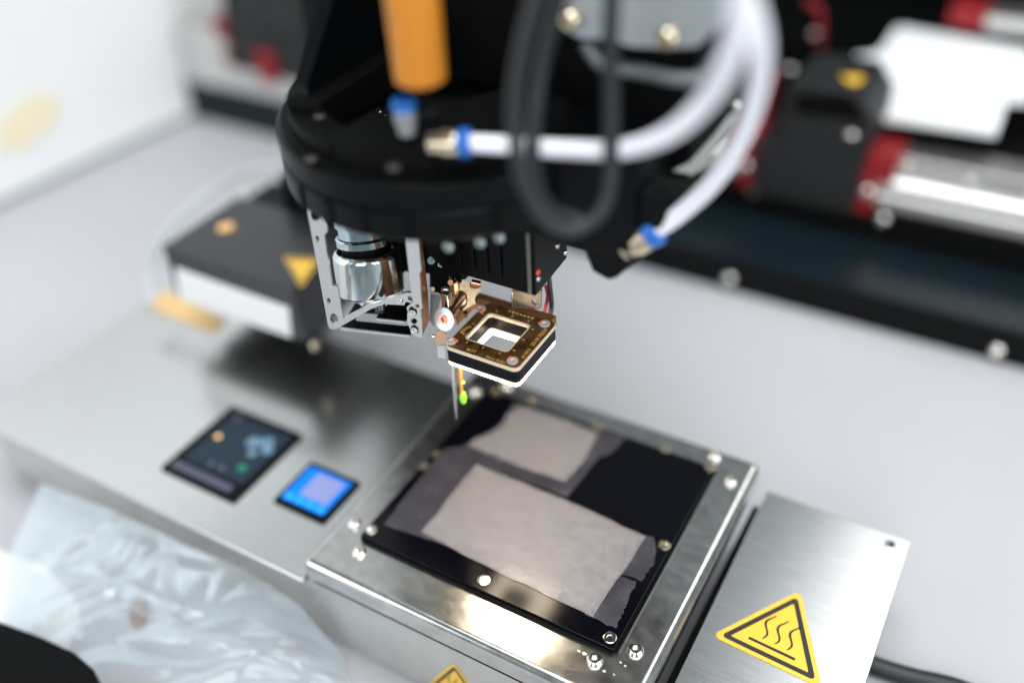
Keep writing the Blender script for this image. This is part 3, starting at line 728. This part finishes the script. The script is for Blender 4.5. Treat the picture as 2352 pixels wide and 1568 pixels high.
# ------------------------------------------------------------------ finned black camera block
fb = thing('camera_block', atd(1120, 600, 35), 'black finned block with chamfered right side above the ring light', 'camera')
FY = 24.9; pR = aty(1231, 681, FY); pL = aty(985, 612, FY)
topz = 15.2
side_pts = [atx(1231, 681, pR.x), atx(1303, 592, pR.x), atx(1306, 560, pR.x), atx(1300, 500, pR.x)]
yb = side_pts[1].y
pts = [V((pR.x, FY, pR.z)), V((pR.x, side_pts[1].y, side_pts[1].z)), V((pR.x, side_pts[2].y, topz)), V((pR.x, FY, topz))]
bm = bmesh.new(); poly(bm, pts, -RIGHT, pR.x - pL.x)
bev(bm, .05, 2); link('block_body', bm, BLACK, fb)
for k in range(5):
    x = aty(1030 + 30 * k, 640, FY).x
    zz = pR.z + .42
    bm = bmesh.new(); bx(bm, x - .10, x + .10, FY - .10, FY - .004, zz, topz - .4, .04)
    link('fin', bm, BLACK, fb)
e = aty(1214, 640, FY)
box('corner_strip', e.x - .02, e.x + .13, FY - .06, FY - .005, pR.z + .05, topz, mat('olive_grey_strip', (.10, .105, .085), .45), fb, .02)
for u, v, m in ((1280, 565, BRIGHT), (1235, 625, REDPAINT), (1236, 640, BRIGHT), (1298, 580, CHROME)):
    screw('side_screw', atx(u, v, pR.x + .004), RIGHT, .12, m, fb, .07)

# ------------------------------------------------------------------ ring light
RX, RY, RH, RZ = -15.6, 24.55, 1.60, 9.0
rg = thing('ring_light', (RX, RY, RZ - .95), 'square lit ring light with brown circuit board and gold lettering', 'light')
wc = [atz(u, v, RZ) for u, v in ((1123, 719), (1072, 776), (1164, 807), (1217, 747))]
wx0, wx1 = (wc[0].x + wc[1].x) / 2, (wc[2].x + wc[3].x) / 2
wy0, wy1 = (wc[1].y + wc[2].y) / 2, (wc[0].y + wc[3].y) / 2
wcx, wcy, whx, why = (wx0 + wx1) / 2, (wy0 + wy1) / 2, (wx1 - wx0) / 2, (wy1 - wy0) / 2
out = roundrect(RX, RY, RH, RH, .26); win = roundrect(wcx, wcy, whx, why, .17)
slab('board_core', lift(out, RZ - .16), UP, .145, PCBEDGE, rg, [lift(win, RZ - .16)])
slab('circuit_board', lift(roundrect(RX, RY, RH - .035, RH - .035, .24), RZ - .0145), UP, .0145, PCB, rg, [lift(roundrect(wcx, wcy, whx + .075, why + .075, .2), RZ - .0145)])
slab('light_body', lift(roundrect(RX, RY, RH - .01, RH - .01, .25), RZ - .165), UP, -.55, mat('satin_black_acrylic', (.004, .0045, .006), .42, 0, spec=.12), rg, [lift(roundrect(wcx, wcy, whx + .005, why + .005, .16), RZ - .165)])
slab('diffuser', lift(roundrect(RX, RY, RH - .03, RH - .03, .25), RZ - .775), UP, -.115, GLOW, rg, [lift(roundrect(wcx, wcy, whx - .13, why - .13, .14), RZ - .775)])
slab('diffuser_rim', lift(roundrect(RX, RY, RH - .02, RH - .02, .25), RZ - .72), UP, -.05, mat('dim_lit_diffuser', (.9, .85, .75), .4, emit=(1.0, .86, .66), es=1.5), rg, [lift(roundrect(wcx, wcy, whx - .14, why - .14, .14), RZ - .72)])
zt_ = RZ + .003
for u, v, a in ((1103, 708, -50), (1251, 743, 190), (1036, 783, 40), (1177, 828, 140)):
    p = atz(u, v, RZ + .03); p.z = zt_
    sc = screw('board_screw', p, UP, .215, PALE, rg, .055, False, .5)
    d = V((math.cos(math.radians(a)), math.sin(math.radians(a)), 0)) * .19
    turned('red_seal', [(0, .075), (.05, .07), (.085, .04), (.095, 0)], p + d, UP, REDPAINT, sc, 14)
def tick(x, y, along):
    a, b = (.055, .022) if along == 'x' else (.022, .055)
    slab('gold_tick', lift([(x - a, y - b), (x + a, y - b), (x + a, y + b), (x - a, y + b)], zt_), UP, .004, GILT, rg)
for k in (-.72, 0, .72):
    tick(wcx + k, wcy - why - .22, 'y'); tick(wcx + k, wcy + why + .22, 'y')
    tick(wcx - whx - .22, wcy + k, 'x'); tick(wcx + whx + .22, wcy + k, 'x')
writing('board_text', 'BOT', atz(1070, 804, RZ) + V((0, 0, .004)), RIGHT, (0, 1, 0), .21, GILT, rg, .003)
writing('board_text', 'Hesse GmbH', atz(1114, 820, RZ) + V((0, 0, .004)), RIGHT, (0, 1, 0), .165, GILT, rg, .003, .25, sx=.95)
e = atz(1200, 822, RZ) + V((0, 0, .004)); e2 = V((RX + RH - .13, e.y, e.z))
writing('board_text', '(c) 2013', e2, (0, 1, 0), (-1, 0, 0), .175, GILT, rg, .003)
writing('board_text', '25/18 70334', e2 + V((-.01, .80, 0)), (0, 1, 0), (-1, 0, 0), .225, GILT, rg, .003)
for k in range(5):
    x, y = RX - RH + .22 + random.uniform(-.05, .05), RY - .62 + k * .11
    slab('gold_trace', lift([(x - .09, y - .03), (x + .08, y - .04), (x + .10, y + .02), (x - .05, y + .035)], zt_), UP, .004, GILT, rg)
for k in range(7):
    x, y = RX - .45 + k * .17, RY + RH - .2
    slab('gold_trace', lift([(x - .055, y - .04), (x + .05, y - .05), (x + .06, y + .045), (x - .04, y + .05)], zt_), UP, .004, GILT, rg)

# ------------------------------------------------------------------ bond tool between bracket and ring
def Z1(x, y): return (974 + x * .1992, 588 + y * .1992)
def K(x, y, d): return atd(873 + x * .2637, 551 + y * .2637, d)
def z1(x, y, d): return atd(*Z1(x, y), d)
bt = thing('bond_tool', z1(240, 730, 36.6), 'steel tool shaft with white washer, copper screw and bronze yoke', 'tool')
wn = V((-.10, -.93, .36)).normalized()
wp = z1(238, 728, 36.5)
turned('washer', [(.16, 0), (.16, .06), (.44, .06), (.465, .045), (.465, 0), (.16, 0)], wp, wn, mat('pale_steel_face', (.80, .83, .84), .34, .55), bt, 40)
screw('copper_screw', wp - wn * .02, wn, .17, COPPER, bt, .12, False, .62)
sh_end = z1(440, 470, 37.9)
bm = bmesh.new(); rod(bm, wp - wn * .03, sh_end, .29, 32); link('shaft', bm, mat('warm_bright_steel', (.86, .66, .52), .24, 1), bt)
bm = bmesh.new(); rod(bm, wp - wn * .012, wp - wn * .10, .42, 32); link('shaft_collar', bm, BLACK, bt)
# yoke
yd = 37.6
yo = [K(x, y, yd) for x, y in ((650, 330), (730, 345), (800, 388), (886, 400), (882, 432), (838, 478), (826, 520), (834, 562), (800, 592), (745, 622), (700, 640), (672, 600), (640, 480), (636, 390))]
hole = [K(705 + 58 * math.cos(a * .5236), 520 + 82 * math.sin(a * .5236), yd) for a in range(12)]
vn = (yo[0] - CAM).normalized()
bm = bmesh.new(); poly(bm, yo, vn, .55, [hole]); link('yoke', bm, GOLD, bt)
bm = bmesh.new(); rod(bm, z1(440, 500, 38.1), z1(470, 470, 38.6), .5, 24); link('yoke_backing', bm, DEEP, bt)
bm = bmesh.new(); rod(bm, z1(590, 345, 37.4), z1(592, 318, 37.45), .22, 20); link('yoke_bush', bm, GOLD, bt)
bm = bmesh.new(); rod(bm, z1(545, 300, 37.3), z1(650, 325, 37.3), .13, 16); link('pivot_pin', bm, COPPER, bt)
# clevis and ball
c0 = z1(252, 515, 36.6)
box('clevis', c0.x - .16, c0.x + .16, c0.y - .10, c0.y + .2, c0.z - .42, c0.z + .36, CHROME, bt, .05)
turned('ball_joint', [(0, -.16), (.1, -.13), (.155, -.04), (.155, .04), (.1, .13), (0, .16)], z1(242, 392, 36.7), UP, BRIGHT, bt, 24, 80)
bm = bmesh.new(); rod(bm, z1(258, 590, 36.5), z1(255, 640, 36.45), .07, 16); link('clevis_stem', bm, CHROME, bt)
for x, y, r, m in ((82, 52, .15, mat('teal_sleeve', (.30, .42, .45), .3, .6)), (195, 95, .13, CHROME), (98, 382, .10, GOLD), (305, 305, .11, COPPER)):
    screw('small_screw', z1(x, y, 36.9), (z1(x, y, 36) - z1(x, y, 37)).normalized() if True else FRONT, r, m, bt, .1, False, .55)
bm = bmesh.new(); rod(bm, z1(300, 230, 37.1), z1(318, 330, 36.95), .05, 12); link('thin_pin', bm, GOLD, bt)
c1 = z1(320, 400, 37.2); box('link_plate', c1.x - .10, c1.x + .12, c1.y, c1.y + .3, c1.z - .45, c1.z + .35, GOLD, bt, .03)
q = [K(x, y, 38.1) for x, y in ((425, 60), (640, 60), (660, 330), (640, 470), (540, 480), (500, 460), (435, 455))]
slab('tool_frame', q, (q[0] - CAM).normalized(), .8, DEEP, bt)
q = [K(x, y, 38.0) for x, y in ((440, 465), (535, 480), (500, 620), (470, 760), (430, 700))]
slab('grey_link', q, (q[0] - CAM).normalized(), .5, mat('dark_grey_steel', (.20, .20, .20), .4, .8), bt)
c3 = z1(200, 230, 37.6); box('tool_carrier', c3.x - .2, c3.x + .75, c3.y + .2, c3.y + 1.8, c3.z - .3, c3.z + 2.2, DEEP, bt, .06)
q = [z1(x, y, 36.75) for x, y in ((150, 1030), (242, 1030), (246, 1182), (160, 1168))]
slab('foot_block', q, vn, .5, mat('grey_cast_steel', (.36, .37, .36), .45, .6), bt)
q = [z1(x, y, 36.85) for x, y in ((130, 880), (190, 850), (262, 905), (242, 1026), (150, 1026), (125, 960))]
slab('foot_bracket', q, vn, .6, mat('brown_steel', (.30, .20, .14), .3, .9), bt)
bm = bmesh.new(); rod(bm, z1(90, 925, 36.8), z1(125, 925, 36.8), .07, 16); link('side_pin', bm, CHROME, bt)
q = [z1(x, y, 37.2) for x, y in ((360, 690), (430, 640), (580, 560), (640, 560), (560, 620), (440, 740), (380, 800))]
slab('gold_spacer', q, vn, .3, BROWN, bt)
bm = bmesh.new(); rod(bm, z1(470, 690, 36.9), z1(480, 655, 37.0), .11, 16); link('spacer_screw', bm, GOLD, bt)

nd = thing('bond_needle', atd(1046, 850, 37.6), 'thin needle with amber strip and green mark hanging below the tool', 'needle')
def R1(x, y): return (680 + x * .3515, 441 + y * .3515)
nt0, nt1 = atd(*R1(1025, 1050), 37.3), atd(*R1(1048, 1478), 39.6)
bm = bmesh.new(); rod(bm, nt0, nt1, .17, 20, .035); link('wedge_rod', bm, CHROME, nd)
bm = bmesh.new(); rod(bm, atd(*R1(1064, 1060), 37.6), atd(*R1(1082, 1330), 38.9), .11, 16, .07); link('amber_tube', bm, AMBER, nd)
turned('green_tip', [(0, -.32), (.1, -.26), (.16, 0), (.12, .26), (0, .32)], atd(*R1(1091, 1342), 39), UP, mat('green_lit_tip', (.25, .7, .04), .3, emit=(.22, .75, .03), es=.25), nd, 16, 80)
turned('green_mark', [(0, -.1), (.1, 0), (0, .1)], atd(*R1(1088, 1242), 38.5), UP, GREEN, nd, 16, 80)

# ring arm, steel plate with hole, wires
rm = thing('ring_mount', z1(820, 560, 38.4), 'brown arm and steel tab carrying the ring light', 'mount')
p0 = z1(640, 535, 38.5); p1 = z1(1345, 600, 38.2)
box('mount_arm', p0.x - .3, RX + RH - .25, RY + RH - .02, RY + RH + .35, RZ - .5, RZ + .02, BROWN, rm, .03)
ty = RY + RH + .05
q = [aty(*Z1(x, y), ty) for x, y in ((1010, 400), (1350, 400), (1338, 612), (1008, 600))]
hl = aty(*Z1(1272, 535), ty)
slab('steel_tab', q, V((0, 1, 0)), .12, mat('tan_steel', (.30, .255, .21), .42, .8, var=.15, scale=6), rm, [[hl + V((.13 * math.cos(k * .5236), 0, .13 * math.sin(k * .5236))) for k in range(12)]])
box('tab_edge', q[0].x - .01, q[0].x + .06, ty - .05, ty - .004, q[3].z, q[0].z, CHROME, rm, .01)
tag(tube('cable', [z1(1440, 240, 37.6), z1(1455, 400, 37.7), z1(1470, 560, 38), z1(1450, 700, 38.4)], .10, INK), 'thin black wire dropping behind the right corner of the ring light', 'wire')
tag(tube('cable', [z1(1400, 330, 38), z1(1425, 450, 38), z1(1405, 580, 38.2), z1(1370, 690, 38.6)], .07, mat('red_wire_sheath', (.55, .02, .02), .4)), 'thin red wire behind the right corner of the ring light', 'wire')

# ------------------------------------------------------------------ clear plastic bag and black edge in front
def bag():
    pix = [(95, 1110, -2.6), (250, 1168, -2.5), (400, 1238, -2.5), (557, 1296, -2.6), (690, 1378, -3.2), (742, 1430, -4.4), (795, 1510, -5.9), (822, 1640, -5.9), (500, 1690, -5.9), (180, 1600, -5.9), (0, 1420, -5.9), (30, 1250, -5.0)]
    P = [atz(*q) for q in pix]
    for q in P: q.y = min(q.y, 17.2)
    c = sum(P, V()) / len(P); c.z = -4.6
    from mathutils import noise
    bm = bmesh.new(); n = 60; m = 200; rings = []
    for j in range(n + 1):
        f = j / n; ring = []
        for k in range(m):
            t = k / m * len(P); i = int(t); a = P[i % len(P)].lerp(P[(i + 1) % len(P)], t - i)
            q = c.lerp(a, f)
            x, y = q.x, q.y
            hgt = 2.3 * (1 - f ** 3)
            a1, a2 = x * .86 + y * .5, -x * .5 + y * .86
            wx, wy = noise.noise(V((x * .14, y * .14, 3))) * 2.2, noise.noise(V((x * .14, y * .14, 7))) * 2.2
            vd = noise.voronoi(V(((a1 + wx) * .16, (a2 + wy) * .62, 2)))[0]
            ve = noise.voronoi(V(((a1 - wy) * .42, (a2 + wx) * .9, 6)))[0]
            w1 = (vd[1] - vd[0]) * 2.2 + (ve[1] - ve[0]) * .45 + noise.noise(V((x * .16, y * .2, 1))) * .9
            ring.append(bm.verts.new((x, y, max(ZT + .06, q.z + .55 * (1 - f ** 3) + (w1 - .5) * .6 * (1 - f ** 5)))))
        rings.append(ring)
    for a, b in zip(rings, rings[1:]):
        for k in range(m): bm.faces.new((a[k], a[(k + 1) % m], b[(k + 1) % m], b[k])) if a is not rings[0] else bm.faces.new((a[k], b[(k + 1) % m], b[k])) if False else bm.faces.new((a[k], a[(k + 1) % m], b[(k + 1) % m], b[k]))
    bmesh.ops.remove_doubles(bm, verts=bm.verts, dist=.0005)
    return bm, c
bm, c = bag()
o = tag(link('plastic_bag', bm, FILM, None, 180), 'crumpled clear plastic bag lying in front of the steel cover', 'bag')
p = atz(150, 1450, ZT + .02)
tag(slab('paper_slip', [p + V((x, y, 0)) for x, y in ((-8, -4), (-1.5, -5.2), (-.6, -2.6), (.9, -.6), (.1, .9), (-1.4, 1.6), (-4, 2.1), (-8, 1.6))], UP, .05, mat('white_paper', (.66, .68, .69), .6)), 'white paper slip seen through the clear plastic bag', 'paper')
p = atz(318, 1405, ZT + .12)
tag(slab('brown_tag', [p + V((x, y, 0)) for x, y in ((-.9, .5), (-.5, -.1), (.1, -.6), (.7, -.9), (.95, -.5), (.5, .1), (0, .45), (-.6, .85))], UP, .04, mat('brown_card', (.22, .11, .07), .6)), 'small brown tag seen through the clear plastic bag', 'tag')
q = [atz(u, v, -3.4) for u, v in ((-60, 1395), (0, 1425), (90, 1458), (170, 1495), (215, 1535), (238, 1600), (240, 1700), (-80, 1700))]
bm = bmesh.new(); poly(bm, q, -UP, 2.59); bev(bm, .12, 2)
tag(link('black_case', bm, DEEP, None, 30), 'black rounded case corner at the front left edge of the table', 'case')

S.cycles.max_bounces = 10
S.cycles.transparent_max_bounces = 12
S.cycles.sample_clamp_indirect = 6.0
S.cycles.caustics_reflective = False
